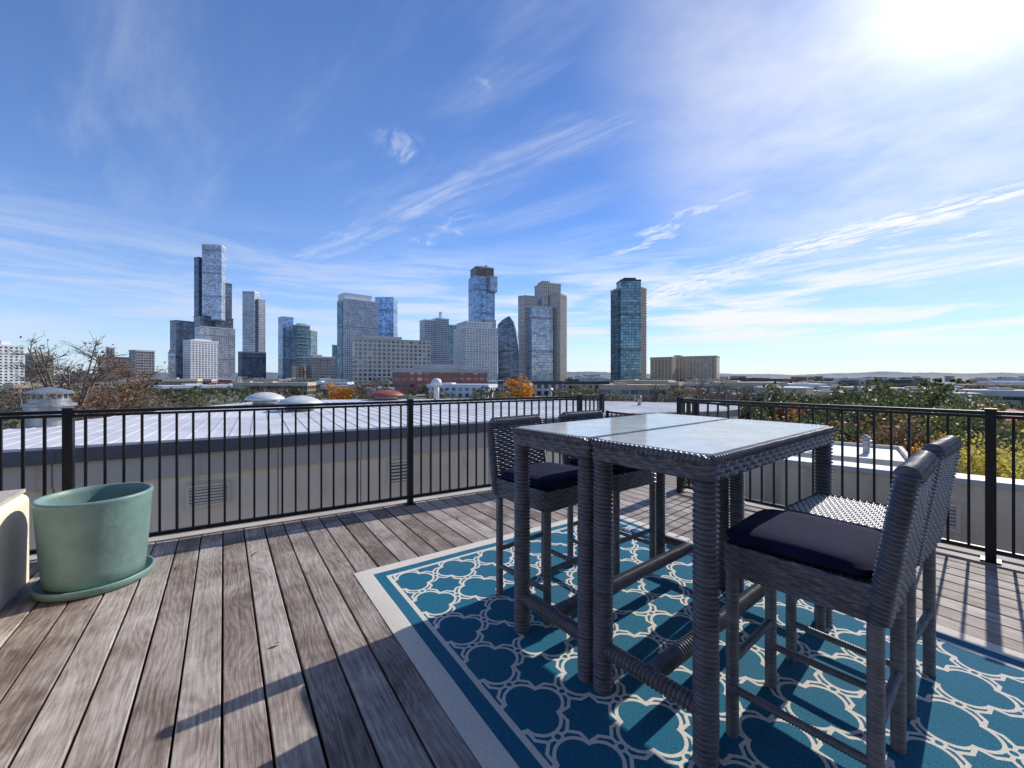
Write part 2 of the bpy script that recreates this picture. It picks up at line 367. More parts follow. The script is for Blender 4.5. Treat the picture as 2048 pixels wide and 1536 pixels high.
# ================================================================= ADDED SKY BLOCKER (unseen dark building behind the viewer, deepens the shade)
M_char=simple('blocker_charcoal',(.13,.125,.12),.8,0,.1,3,.3,80)
e=empty('added_sky_blocker',(0,-1.7,0))
mb=MB(); mb.box(-4.2,4.6,-3.2,0,-.02,3.3)
for i in range(23): mb.box(-4.2,4.6,.001,.012,.14*i+.02,.14*i+.135)
mb.obj('walls',[M_char],parent=e)
mb=MB(); mb.box(-4.5,4.9,-3.4,.35,3.3,3.48); mb.obj('blocker_slab',[M_stucco2],parent=e)
mb=MB()
for x in (-1.0,.0): mb.box(x,x+.97,.014,.05,0.05,2.15,0); mb.box(x+.1,x+.87,.051,.056,.15,2.05,1)
mb.obj('blocker_doors',[M_black,simple('blocker_door_glass',(.03,.04,.05),.08)],parent=e)
# ================================================================= RAILINGS
def railing(name,pts,posts,zt=1.07,zb=.075,sp=.108):
    mb=MB()
    for a,b in zip(pts[:-1],pts[1:]):
        a=Vector(a); b=Vector(b); d=(b-a); L=d.length; d.normalize(); ang=math.atan2(d.y,d.x)
        mb.beam((*a,zt-.012),(*b,zt-.012),.042,.024)
        mb.beam((*a,zt-.040),(*b,zt-.040),.022,.020)
        mb.beam((*a,zb),(*b,zb),.028,.028)
        n=int(L/sp)
        for i in range(1,n+1):
            p=a+d*(L*i/(n+1)); M=Matrix.Translation((p.x,p.y,0))@Matrix.Rotation(ang,4,'Z')
            mb.box(-.008,.008,-.008,.008,zb+.014,zt-.05,M=M)
    for p in posts:
        p=Vector(p[:2]); ang=math.atan2((pts[1]-pts[0]).y,(pts[1]-pts[0]).x)
        M=Matrix.Translation((p.x,p.y,0))@Matrix.Rotation(ang,4,'Z')
        mb.box(-.027,.027,-.027,.027,-.10,zt+.012,M=M)
        mb.box(-.031,.031,-.031,.031,zt+.012,zt+.018,M=M)
        mb.box(-.05,.05,-.05,.05,-.002,.010,M=M)
    return mb.obj(name,[M_black])
railing('metal_railing',[PL,PM],[rail_at_u(137),R0,PM,PL])
railing('metal_railing',[PM+Vector((.03,.03)),PS],[PS])
railing('metal_railing',[RC,RE,RF],[RC,RE,RF])
railing('metal_railing',[RC+Vector((.03,.04)),RC+Vector((.36,.42))],[RC+Vector((.36,.42))])
mb=MB(); a=PS+Vector((.08,.02)); b=PS+Vector((.55,.40))
mb.beam((*a,.83),(*b,.76),.04,.03)
for q,zz in ((a,.83),(b,.76)): mb.box(q.x-.02,q.x+.02,q.y-.02,q.y+.02,-.5,zz+.02)
for i in range(1,6):
    q=a.lerp(b,i/6); mb.box(q.x-.007,q.x+.007,q.y-.007,q.y+.007,-.1,.82-.07*i/6)
mb.beam((*a,.1),(*b,.03),.03,.03)
mb.obj('stair_handrail',[M_black])
# ================================================================= RUG
RW,RL=2.40,3.10
M_rug=m_rug(RW,RL)
o0=n_*.714+d_*(2.905-RL)
mb=MB(); nx_,ny_=48,62; vs=[];fs=[]
for j in range(ny_+1):
    for i in range(nx_+1):
        x=RW*i/nx_; y=RL*j/ny_
        e=min(x,RW-x,y,RL-y)
        z=.009+.0012*math.sin(x*7+y*3)+.001*math.sin(y*11-x*4)
        if e<.0001: z=.004
        vs.append((x,y,z))
for j in range(ny_):
    for i in range(nx_):
        a=j*(nx_+1)+i; fs.append((a,a+1,a+nx_+2,a+nx_+1))
mb.add(vs,fs)
mb.obj('patterned_rug',[M_rug],smooth=True,loc=(o0.x,o0.y,0),rot=BA)
# ================================================================= WICKER
def rrloop(w,d,r,n):
    hw,hd=w/2,d/2
    lens=[w-2*r,math.pi*r/2,d-2*r,math.pi*r/2,w-2*r,math.pi*r/2,d-2*r,math.pi*r/2]
    P=sum(lens); pts=[];nm=[]
    for i in range(n):
        s=P*i/n; k=0
        while s>lens[k]: s-=lens[k]; k+=1
        if k==0: p=(-hw+r+s,-hd); q=(0,-1)
        elif k==2: p=(hw,-hd+r+s); q=(1,0)
        elif k==4: p=(hw-r-s,hd); q=(0,1)
        elif k==6: p=(-hw,hd-r-s); q=(-1,0)
        else:
            a0={1:-90,3:0,5:90,7:180}[k]; c={1:(hw-r,-hd+r),3:(hw-r,hd-r),5:(-hw+r,hd-r),7:(-hw+r,-hd+r)}[k]
            a=math.radians(a0)+s/r; q=(math.cos(a),math.sin(a)); p=(c[0]+r*q[0],c[1]+r*q[1])
        pts.append(p); nm.append(q)
    return pts,nm,P
def weave_loop(mb,w,d,r,z0,z1,shift=lambda t:(0,0),stake=.030,row=.0135,amp=.010,mi=0,captop=True):
    A=6
    P=2*(w+d-4*r)+2*math.pi*r; ns=2*round(P/(2*stake)); n=ns*A
    pts,nm,P=rrloop(w,d,r,n); rows=max(1,round((z1-z0)/row)); per=7; nt=rows*per
    v=[];f=[]
    for j in range(nt+1):
        tz=j/nt; fr=(j%per)/per; rw=j//per; prof=math.sin(math.pi*fr) if j<nt else 0
        ox,oy=shift(tz)
        for i in range(n):
            und=(.5+.5*math.cos(math.pi*i/A+math.pi*rw))**.7; h=amp*(prof*(.12+.88*und)-.4)*(1+.08*math.sin(i*.37+rw*2.1))
            p=pts[i]; q=nm[i]
            v.append((p[0]+q[0]*h+ox,p[1]+q[1]*h+oy,z0+(z1-z0)*tz+.0008*math.sin(i*.21+rw)))
    for j in range(nt):
        for i in range(n):
            i2=(i+1)%n; f.append((j*n+i,j*n+i2,(j+1)*n+i2,(j+1)*n+i))
    f.append(tuple(reversed(range(n))))
    if captop: f.append(tuple(range(nt*n,(nt+1)*n)))
    mb.add(v,f,mi)
def weave_flat(mb,x0,x1,y0,y1,z,stake=.026,row=.0125,amp=.008,mi=0):
    ns=round((x1-x0)/stake); nr=round((y1-y0)/row); a=5; b=6; nx=ns*a; ny=nr*b; v=[];f=[]
    for j in range(ny+1):
        fr=(j%b)/b; rw=j//b
        for i in range(nx+1):
            h=amp*(math.sin(math.pi*fr)*(.12+.88*(.5+.5*math.cos(math.pi*i/a+math.pi*rw))**.7)-.5)
            v.append((x0+(x1-x0)*i/nx,y0+(y1-y0)*j/ny,z+h))
    for j in range(ny):
        for i in range(nx):
            q=j*(nx+1)+i; f.append((q,q+1,q+nx+2,q+nx+1))
    mb.add(v,f,mi)
def chair_meshes():
    seat=MB(); weave_loop(seat,.435,.45,.035,.590,.700,captop=False)
    weave_flat(seat,-.212,.212,-.215,.215,.697)
    back=MB()
    def sh(t): return (0,-.205-.062*t)
    weave_loop(back,.430,.050,.023,.585,1.015,shift=sh)
    back.wrapped((-.195,-.268,1.02),(.195,-.268,1.02),.029,.0135,.005,16)
    for sx in (-1,1): back.wrapped((sx*.205,-.208,.60),(sx*.205,-.270,1.025),.027,.0135,.005,14)
    legs=MB()
    for sx in (-1,1):
        for sy in (-1,1): legs.wrapped((sx*.190,sy*.200,0),(sx*.190,sy*.200,.60),.0205,.009,.0018,14,ns=5)
    for sy in (-1,1): legs.wrapped((-.19,sy*.2,.27),(.19,sy*.2,.27),.0135,.009,.0015,10,ns=5)
    for sx in (-1,1): legs.wrapped((sx*.19,-.2,.17),(sx*.19,.2,.17),.0135,.009,.0015,10,ns=5)
    return seat,back,legs
_s,_b,_l=chair_meshes()
def cushion_mesh():
    mb=MB(); w,d=.425,.425; n=96
    rings=[(0,.03),(.004,.012),(.012,.003),(.020,0),(.027,.003),(.0285,-.003),(.0315,-.003),(.033,.003),(.040,.008),(.049,.022),(.055,.05),(.060,.10),(.062,.16)]
    v=[];f=[]
    for z,ins in rings:
        ww=w-2*ins; dd=d-2*ins; r=max(.03,.055-ins*.1)
        pts,_,_=rrloop(ww,dd,min(r,ww/2-.01),n)
        for p in pts:
            sag=-.004*math.cos(p[0]*14)*math.cos(p[1]*11) if z>.035 else 0
            v.append((p[0],p[1],z+sag))
    for j in range(len(rings)-1):
        for i in range(n):
            i2=(i+1)%n; f.append((j*n+i,j*n+i2,(j+1)*n+i2,(j+1)*n+i))
    f.append(tuple(reversed(range(n)))); f.append(tuple(range((len(rings)-1)*n,len(rings)*n)))
    mb.add(v,f); return mb
protos={}
def inst(key,mb,mats,parent,name,smooth=True,loc=(0,0,0),rot=0):
    if key not in protos:
        o=mb.obj(name,mats,smooth=smooth); protos[key]=o.data
    else:
        o=bpy.data.objects.new(name,protos[key]); scene.collection.objects.link(o)
    o.parent=parent; o.location=loc; o.rotation_euler=(0,0,rot); return o
TA=math.radians(39.0)
_c=cushion_mesh()
def chair(c,rot,cush=True,cs=0):
    e=empty('wicker_bar_chair',(c[0],c[1],.010),rot)
    inst('seat',_s,[M_wick],e,'seat'); inst('back',_b,[M_wick],e,'backrest'); inst('legs',_l,[M_wickl],e,'legs')
    if cush: inst('cush',_c,[M_navy],e,'cushion',loc=(0.0,.018,.701),rot=cs)
chair((.2,2.50),TA+math.pi+.03,cs=.02)
chair((.68,2.89),TA+math.pi-.03,cs=-.03)
chair((1.077,1.50),TA+.02,cs=.03)
chair((1.559,1.89),TA-.04,cush=False)
def glassmat():
    m,t,b=mat('frosted_table_glass'); out=t.n['Material Output']
    b.inputs['Base Color'].default_value=(.84,.88,.87,1); b.inputs['IOR'].default_value=1.8
    tr=t.new('ShaderNodeBsdfTransparent'); tr.inputs[0].default_value=(.85,.9,.9,1)
    mx=t.new('ShaderNodeMixShader'); tc=t.new('ShaderNodeTexCoord')
    n=t.noise(tc.outputs['Object'],9,5,.7); t.put(mx.inputs[0],t.ss(n,.3,.75,.54,.70))
    t.put(b.inputs['Roughness'],t.ss(n,.3,.7,.05,.14))
    t.l.new(tr.outputs[0],mx.inputs[1]); t.l.new(b.outputs[0],mx.inputs[2]); t.l.new(mx.outputs[0],out.inputs[0]); return m
M_glass=glassmat()
fr=MB(); LX,WY=1.36,.514
weave_loop(fr,LX,WY,.03,.955,1.030,stake=.034,row=.019,amp=.011,captop=False)
weave_flat(fr,-LX/2+.01,LX/2-.01,-WY/2+.01,WY/2-.01,1.030,stake=.026,row=.013,amp=.008)
for sy in (-1,1): fr.wrapped((-LX/2+.02,sy*(WY/2-.006),1.027),(LX/2-.02,sy*(WY/2-.006),1.027),.012,.020,.005,10)
for sx in (-1,1): fr.wrapped((sx*(LX/2-.006),-WY/2+.02,1.027),(sx*(LX/2-.006),WY/2-.02,1.027),.012,.020,.005,10)
lg=MB()
for sx in (-1,1):
    for sy in (-1,1): lg.wrapped((sx*.64,sy*.218,0),(sx*.64,sy*.218,.965),.0365,.0175,.0062,22)
    lg.wrapped((sx*.64,-.2,.17),(sx*.64,.2,.17),.028,.0175,.005,18)
lg.wrapped((-.62,0,.17),(.62,0,.17),.031,.0175,.005,18)
gl=MB(); pts,_,_=rrloop(LX-.03,WY-.03,.02,64); gl.prism(pts,1.0395,1.0455)
for c in ((.687,2.399),(1.016,1.993)):
    e=empty('wicker_bar_table',(c[0],c[1],.010),TA)
    inst('tf',fr,[M_wick],e,'frame'); inst('tl',lg,[M_wick],e,'legs'); inst('tg',gl,[M_glass],e,'glass_top',smooth=False)
# ================================================================= PLANTER + LOW WALL
e=empty('round_planter_pot',(-2.68,2.71,0))
mb=MB(); mb.lathe([(.225,.035),(.238,.05),(.246,.12),(.256,.25),(.266,.40),(.274,.52),(.280,.545),(.281,.556),(.277,.564),(.266,.566),(.258,.560),(.254,.53),(.245,.30),(.238,.26)],64,cap=False)
mb.obj('pot',[M_pot],smooth=True,parent=e)
mb=MB(); mb.lathe([(.20,.0),(.262,.0),(.280,.010),(.286,.045),(.284,.052),(.274,.052),(.268,.03),(.20,.026)],64); mb.obj('saucer',[M_pot],smooth=True,parent=e)
mb=MB(); mb.lathe([(.244,.365),(.246,.375),(.12,.385),(.01,.38)],40); mb.obj('soil',[M_potin],smooth=True,parent=e)
mb=MB()
wp=Vector((-2.90,2.39)); wd=Vector((-.566,.824)); wn=Vector((-.824,-.566))
def wallblock(mb,p0,p1,th,z0,z1,r,mi=0):
    d=(p1-p0).normalized(); nn=Vector((d.y,-d.x)) 
    if nn.dot(wn)<0: nn=-nn
    pr=[(0,z0),(0,z1-r)]+[(r-r*math.cos(a),z1-r+r*math.sin(a)) for a in [math.pi/2*i/6 for i in range(1,7)]]
    pr+=[(th-r,z1)]+[(th-r+r*math.sin(a),z1-r+r*math.cos(a)) for a in [math.pi/2*i/6 for i in range(1,7)]]+[(th,z0)]
    n=len(pr); v=[]
    for p in (p0,p1):
        for o,z in pr: v.append((p.x+nn.x*o,p.y+nn.y*o,z))
    f=[(i,i+1,n+i+1,n+i) for i in range(n-1)]+[tuple(range(n)),tuple(reversed(range(n,2*n)))]
    mb.add(v,f,mi)
wallblock(mb,wp-wd*3.2,wp+wd*.40,.34,-.3,.565,.05)
wl=mb.obj('stucco_parapet_wall',[M_stuccoS],smooth=False)
mb=MB(); q0=wp-wd*3.2+wn*.17; q1=wp+wd*.42+wn*.17
mb.beam((*q0,.578),(*q1,.578),.30,.022); mb.obj('coping',[M_stucco2]).parent=wl
# ================================================================= NEIGHBOUR BUILDING (left)
WP=[Vector(p) for p in ((-8.3,2.0),(-4.9,4.0),(-3.2,5.03),(-1.46,6.05),(.1,6.97),(1.6,7.8),(2.6,8.3),(3.5,8.68),(4.4,8.9),(5.1,9.5),(5.6,10.6),(5.8,12))]
def ribbon(mb,pts,off,z0,z1,mi=0,w=.1):
    nrm=[]
    for i in range(len(pts)):
        a=pts[max(0,i-1)]; b=pts[min(len(pts)-1,i+1)]; d=(b-a).normalized(); nrm.append(Vector((d.y,-d.x)))
    f_=[p+n*off for p,n in zip(pts,nrm)]; b_2=[p+n*(off-w) for p,n in zip(pts,nrm)]
    v=[];n=len(pts)
    for L,z in ((f_,z0),(f_,z1),(b_2,z1),(b_2,z0)): v+=[(p.x,p.y,z) for p in L]
    f=[]
    for i in range(n-1):
        for k in range(4):
            k2=(k+1)%4; f.append((k*n+i,k*n+i+1,k2*n+i+1,k2*n+i))
    mb.add(v,f,mi)
e=empty('neighbouring_stucco_building')
mb=MB(); ribbon(mb,WP,0,-10,.21,0,w=.5); ribbon(mb,WP,.035,.205,.46,1,w=.5); ribbon(mb,WP,.075,.455,.60,2,w=.22)
def along(s):
    for a,b in zip(WP[:-1],WP[1:]):
        L=(b-a).length
        if s<=L: d=(b-a).normalized(); return a+d*s,d
        s-=L
    return WP[-1],(WP[-1]-WP[-2]).normalized()
s=.4
while s<16:
    p,d=along(s); M=Matrix.Translation((p.x,p.y,0))@Matrix.Rotation(math.atan2(d.y,d.x),4,'Z')
    mb.box(-.006,.006,-.003,.02,-3,.205,3,M); mb.box(-.005,.005,-.0385,-.02,.207,.454,3,M)
    if random.random()<.5: mb.box(-.03,.03,-.079,-.06,.457,.604,2,M)
    s+=.98
mb.obj('walls',[M_stuccoS,M_stucco2S,M_cop,M_groove],parent=e)
def louvre(c,ang,w,h,par,name='vent_louvre'):
    mb=MB(); M=Matrix.Translation(c)@Matrix.Rotation(ang,4,'Z')
    mb.box(-w/2,w/2,-.025,-.002,h/2-.03,h/2,0,M); mb.box(-w/2,w/2,-.025,-.002,-h/2,-h/2+.03,0,M)
    mb.box(-w/2,-w/2+.03,-.025,-.002,-h/2+.03,h/2-.03,0,M); mb.box(w/2-.03,w/2,-.025,-.002,-h/2+.03,h/2-.03,0,M)
    n=6
    for i in range(n):
        z=-h/2+.03+(h-.06)*(i+.5)/n; mb.box(-w/2+.03,w/2-.03,-.018,-.004,z-.012,z+.009,0,M)
    mb.box(-w/2+.03,w/2-.03,-.0035,-.001,-h/2+.03,h/2-.03,1,M)
    o=mb.obj(name,[M_stucco,M_groove]); o.parent=par; return o
d0=(WP[2]-WP[1]).normalized(); an=math.atan2(d0.y,d0.x)
p=Vector((-3.5,4.848)); louvre((p.x+.005,p.y-.008,-.04),an,.42,.26,e)
d1=(WP[3]-WP[2]).normalized(); p=WP[3]-d1*.17; louvre((p.x,p.y,-.03),math.atan2(d1.y,d1.x),.32,.34,e)
roofpoly=[(p.x,p.y) for p in WP[:]]+[(-.8,14.8),(-8.0,13.8),(-7.9,9.5),(-7.2,5.7),(-9.2,4.2)]
RA=math.radians(31); rx=lambda p:(p[0]*math.cos(RA)+p[1]*math.sin(RA),-p[0]*math.sin(RA)+p[1]*math.cos(RA))
rl=[rx(p) for p in roofpoly]; mb=MB(); mb.prism(rl,.40,.565)
xx=min(p[0] for p in rl); xe=max(p[0] for p in rl)
while xx<xe:
    pl=halfclip(halfclip(rl,1,0,xx+.03),-1,0,-xx)
    if len(pl)>=3: mb.prism(pl,.566,.572)
    xx+=.23
mb.obj('seamed_roof',[M_roofw],parent=e,rot=RA)
def mushroom(name,x,y,z,R,h,m):
    mb=MB(); mb.lathe([(R*.62,0),(R*.62,h*.45),(R*.5,h*.45)],28,mi=1)
    mb.lathe([(R*.9,h*.38),(R,h*.40),(R*.98,h*.52),(R*.80,h*.72),(R*.5,h*.9),(R*.2,h*.99),(.01,h)],32,mi=0)
    return mb.obj(name,[m,M_galv],smooth=True,loc=(x,y,z))
mushroom('roof_fan_vent',-4.75,9.4,.573,.47,.33,M_white)
mushroom('roof_fan_vent',-6.7,11.4,.573,.48,.34,M_white)
mushroom('roof_fan_vent',-4.2,14.0,.573,.58,.32,M_red)
mb=MB(); mb.lathe([(.09,0),(.09,.52)],16); mb.lathe([(.17,.48),(.19,.52),(.15,.66),(.05,.72)],20); mb.obj('roof_vent_pipe',[M_white],smooth=True,loc=(-2.5,13.9,.57))
mb=MB(); mb.lathe([(.05,0),(.05,.35)],10); mb.lathe([(.10,.33),(.10,.37),(.02,.42)],14); mb.obj('roof_vent_pipe',[M_galv],smooth=True,loc=(1.2,13.2,.57))
mb=MB(); mb.lathe([(.05,0),(.05,.25)],10); mb.obj('roof_vent_pipe',[M_galv],smooth=True,loc=(3.4,11.2,.57))
mb=MB(); mb.lathe([(.26,-.6),(.26,.30),(.30,.31),(.30,.35),(.23,.36),(.23,.42)],28)
mb.lathe([(.30,.14),(.30,.17)],28)
for i in range(6):
    a=i*math.pi/3; mb.box(.19*math.cos(a)-.012,.19*math.cos(a)+.012,.19*math.sin(a)-.012,.19*math.sin(a)+.012,.42,.50)
mb.lathe([(.27,.50),(.28,.52),(.12,.58),(.02,.60)],28)
mb.obj('metal_chimney_cap',[M_galv],smooth=False,loc=(-7.15,6.5,.56))
# ================================================================= RIGHT PARAPET + LOW ROOFS
e=empty('parapet_wall')
q0=Vector((2.2,5.62)); q1=Vector((5.9,2.45)); d=(q1-q0).normalized(); n=Vector((-d.y,d.x)); 
mb=MB(); c0=q0+n*.14; c1=q1+n*.14
mb.beam((*c0,-1.33),(*c1,-1.33),.24,3.3); mb.beam((*c0,.345),(*c1,.345),.30,.05,1)
mb.obj('wall',[M_stuccoS,M_roofw],parent=e)
M_=Vector((4.05,4.03)); louvre((M_.x-.02,M_.y-.01,-.0),math.atan2(d.y,d.x),.36,.26,e)
mb=MB(); mb.prism([(-12,-6),(8,-6),(12,4),(3,11),(-3,7.5),(-12,2.5)],-3.2,-1.2); mb.obj('lower_terrace_roof',[M_stucco2])
mb=MB(); M=Matrix.Translation((15.6,20.5,0))@Matrix.Rotation(math.radians(-38),4,'Z')
mb.box(-2.6,2.6,-2.4,2.4,-10,-2.3,0,M); mb.box(-2.5,2.5,-2.3,2.3,-2.3,-2.26,1,M)
for a in ((-2.75,2.75,-2.55,-2.4),(-2.75,2.75,2.4,2.55),(-2.75,-2.6,-2.4,2.4),(2.6,2.75,-2.4,2.4)): mb.box(*a,-2.7,-2.1,2,M)
mb.obj('low_flat_roof_building',[M_stucco2,M_roofw,M_stucco])
for (x,y) in ((14.2,19.0),(15.0,20.6),(16.7,19.8)):
    mb=MB(); mb.lathe([(.13,0),(.13,.55),(.22,.56),(.22,.66),(.14,.68),(.14,.78),(.2,.79),(.05,.9)],16); mb.obj('roof_vent_pipe',[M_galv],loc=(x,y,-2.3))
# ================================================================= GROUND / HILLS
def m_ground():
    m,t,b=mat('ground'); tc=t.new('ShaderNodeTexCoord'); o=tc.outputs['Object']
    f=t.ss(t.noise(o,.02,6,.6),.35,.65); c=t.mix(f,(.075,.08,.045),(.13,.125,.10))
    f2=t.ss(t.noise(o,.03,3,.5),.50,.55); c=t.mix(f2,c,(.17,.17,.17))
    t.put(b.inputs['Base Color'],c); b.inputs['Roughness'].default_value=.95; return m
mb=MB(); mb.add([(-15000,-200,-10),(15000,-200,-10),(15000,15000,-10),(-15000,15000,-10)],[(0,1,2,3)]); mb.obj('ground',[m_ground()])
M_hill=simple('hazed_hill_woods',(.14,.19,.24),.95,0,.10,.01)  # distance haze mixed into the base colour of both hill ranges
M_hill2=simple('hazed_hill_woods_near',(.12,.145,.14),.95,0,.25,.02)
def hills(name,y,x0,x1,zb,amp,m,seed,step=60):
    r=random.Random(seed); ph=[r.uniform(0,6) for _ in range(6)]; v=[];f=[];n=int((x1-x0)/step)
    for i in range(n+1):
        x=x0+(x1-x0)*i/n
        h=zb+amp*(.45*math.sin(x/900+ph[0])+.3*math.sin(x/370+ph[1])+.15*math.sin(x/140+ph[2]))+r.uniform(-1,1)*amp*.07
        v+=[(x,y-500,-12),(x,y-180,(h-12)*.5),(x,y,h),(x,y+500,-12)]
    for i in range(n):
        for k in range(3): f.append((i*4+k,(i+1)*4+k,(i+1)*4+k+1,i*4+k+1))
    mkobj(name,v,f,[m],None,False)
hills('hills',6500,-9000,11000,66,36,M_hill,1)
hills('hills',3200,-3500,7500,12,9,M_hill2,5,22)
# ================================================================= SKYLINE
def part(mb_parent,name,y,u0,u1,vt,vb,m,th=28,s=.72,slab=None,par=True,mech=None,trim=None,dy=0):
    y=y+dy; uc=(u0+u1)/2; ph=math.atan((uc-1024)/F); W=(u1-u0)*y/F*math.cos(ph)
    thr=math.radians(abs(th)); wdt=s*W/math.cos(thr); dep=(1-s)*W/math.sin(thr); 
    rot=-ph+math.radians(th)
    zt=zat(vt,y); zb=-10 if vb is None else zat(vb,y); hh=zt-zb
    cx=xat(uc,y); off=dep*.5
    r=Vector((math.sin(ph),math.cos(ph)))
    o=MB(); o.box(-wdt/2,wdt/2,-dep/2,dep/2,0,hh,0)
    mats=[m,trim or M_bt]
    if par:
        k=.35; o.box(-wdt/2-k,wdt/2+k,-dep/2-k,dep/2+k,hh-1.4,hh+.7,1)
    if slab:
        zz=slab
        while zz<hh-1.5:
            o.box(-wdt/2-.9,wdt/2+.9,-dep/2-.9,dep/2+.9,zz,zz+.45,1); zz+=slab
    if mech:
        for a,b,c,d2,h2 in mech: o.box(wdt*(a-.5),wdt*(b-.5),dep*(c-.5),dep*(d2-.5),hh+.3,hh+h2,1)
    ob=o.obj(name,mats); ob.location=(cx+r.x*off,y+r.y*off,zb); ob.rotation_euler=(0,0,rot); ob.parent=mb_parent
    return ob
M_bt=simple('concrete_trim',(.45,.44,.42),.8,0,.1,.1)
M_dk=simple('dark_trim',(.05,.055,.065),.5,0,.1,.1)
M_wt=simple('white_trim',(.70,.71,.73),.7,0,.08,.1)
M_tan=simple('tan_trim',(.50,.41,.30),.8,0,.1,.1)
A_white=facade('facade_white_apartments',(.68,.69,.70),(.17,.21,.27),4.2,3.4,.55,.58)
A_grid=facade('facade_pale_grid',(.55,.57,.60),(.20,.25,.34),3.0,3.6,.66,.66)
A_silver=facade('facade_silver_glass',(.40,.43,.48),(.40,.46,.56),3.6,3.8,.84,.80,curtained=.1)
A_dark=facade('facade_dark_glass',(.08,.09,.12),(.12,.16,.24),3.4,3.8,.90,.86,curtained=.05)
A_blue=facade('facade_blue_glass',(.18,.26,.38),(.25,.38,.58),3.4,3.8,.90,.84,curtained=.08)
A_teal=facade('facade_teal_glass',(.12,.18,.20),(.15,.27,.34),3.6,3.6,.88,.80,curtained=.1)
A_brown=facade('facade_brown_office',(.20,.155,.13),(.08,.09,.11),3.2,3.6,.8,.55)
A_grey=facade('facade_grey_office',(.24,.24,.25),(.11,.13,.16),3.0,3.6,.75,.6)
A_office=facade('facade_beige_office',(.58,.54,.48),(.10,.13,.17),4.6,4.2,.60,.62,curtained=.15)
A_brick=facade('facade_red_brick',(.36,.125,.095),(.14,.19,.24),5.2,4.3,.62,.48,curtained=.2)
A_tan=facade('facade_tan_apartments',(.56,.44,.31),(.13,.14,.16),5.0,3.5,.50,.55)
A_beige=facade('facade_beige_tower',(.56,.50,.43),(.22,.25,.31),3.6,3.4,.60,.62)
A_lowgl=facade('facade_low_glass',(.40,.42,.40),(.16,.25,.26),4.0,4.0,.85,.50)
A_gar=facade('facade_parking_garage',(.48,.43,.37),(.03,.03,.03),9.0,3.3,.92,.50,met=0,curtained=0)
def B(name,y,parts):
    e=empty(name)
    for i,(a,k) in enumerate(parts): part(e,'tower_part_%d'%(i+1),y,*a,**k)
    return e
D=dict
B('apartment_building',480,[((-30,50,690,None,A_white),D(th=20,s=.8,mech=[(.3,.6,.2,.8,5)],trim=M_wt))])
B('office_building',640,[((50,108,709,None,A_brown),D(mech=[(.2,.8,.2,.8,4)],trim=M_bt))])
B('office_building',620,[((195,284,715,None,A_brown),D(th=20,s=.8,trim=M_dk)),((213,229,695,715,A_grey),D(dy=40))])
B('office_building',560,[((258,310,701,None,A_grey),D(th=25,s=.75,trim=M_bt))])
B('glass_office_tower',820,[((340,390,642,None,A_dark),D(th=25,s=.75,trim=M_dk)),((336,350,705,None,A_silver),D(dy=-20))])
B('glass_skyscraper',900,[((388,412,515,640,A_dark),D(th=30,s=.6,trim=M_dk)),((404,452,490,640,A_silver),D(th=-22,s=.82,mech=[(.1,.9,.2,.8,3)],trim=M_wt)),
  ((446,464,567,640,A_dark),D(dy=25,trim=M_dk)),((388,468,634,660,A_dark),D(th=24,s=.85,trim=M_dk,dy=4)),((389,472,655,None,A_silver),D(th=24,s=.85,dy=-3))])
B('white_apartment_block',640,[((366,438,682,None,A_white),D(th=24,s=.8,trim=M_wt,mech=[(.2,.8,.2,.7,3)]))])
B('slender_apartment_tower',880,[((485,519,583,None,A_grid),D(th=-25,s=.7,trim=M_wt,slab=10.2)),((512,531,598,None,A_grid),D(dy=10,trim=M_wt)),((476,533,704,None,A_dark),D(dy=-20,th=20,s=.85,trim=M_bt))])
B('blue_glass_tower',930,[((556,587,634,None,A_blue),D(th=20,s=.7)),((586,620,650,None,A_teal),D(dy=-25,mech=[(.2,.8,.2,.8,4)],slab=7.6)),((600,635,660,None,A_teal),D(th=-30,s=.6,slab=7.6))])
B('office_building',560,[((584,614,733,None,A_tan),D()),((612,670,714,None,A_grey),D(th=22,s=.8,mech=[(.1,.5,.2,.8,3)]))])
B('concrete_apartment_tower',700,[((674,758,600,None,A_grid),D(th=22,s=.80,trim=M_wt,mech=[(.0,.82,.1,.9,10)])),((674,694,604,None,A_teal),D(dy=-7,th=30,s=.5,par=False))])
B('blue_glass_tower',860,[((750,796,595,None,A_blue),D(th=-18,s=.8,trim=M_bt))])
B('beige_office_building',430,[((702,864,680,None,A_office),D(th=12,s=.93,trim=M_bt,mech=[(.1,.62,.2,.8,4)]))])
B('red_brick_office_building',300,[((780,980,741,None,A_brick),D(th=16,s=.88,trim=M_bt,mech=[(.22,.75,.1,.9,4.5)]))])
B('stepped_apartment_tower',760,[((839,872,640,None,A_grid),D(th=24,s=.7,trim=M_wt)),((862,898,637,None,A_grid),D(dy=12,th=24,s=.7,trim=M_wt,mech=[(.45,.6,.4,.6,14)]))])
B('balcony_apartment_tower',560,[((905,996,655,None,A_white),D(th=22,s=.72,trim=M_wt,slab=3.4)),((912,986,645,660,A_white),D(th=22,s=.72,trim=M_wt,dy=6,mech=[(-.04,1.04,-.05,1.05,1.2)]))])
B('stacked_residential_tower',900,[((940,988,534,556,A_brown),D(th=20,s=.75,dy=6,trim=M_bt,mech=[(.3,.42,.3,.6,5),(.6,.7,.2,.5,7)])),((936,990,553,None,A_blue),D(th=20,s=.75,slab=34,trim=M_bt)),((976,995,553,583,A_silver),D(th=20,s=.75,dy=-4,trim=M_bt)),((964,992,640,None,A_grid),D(th=20,s=.75,dy=-5,trim=M_bt))])
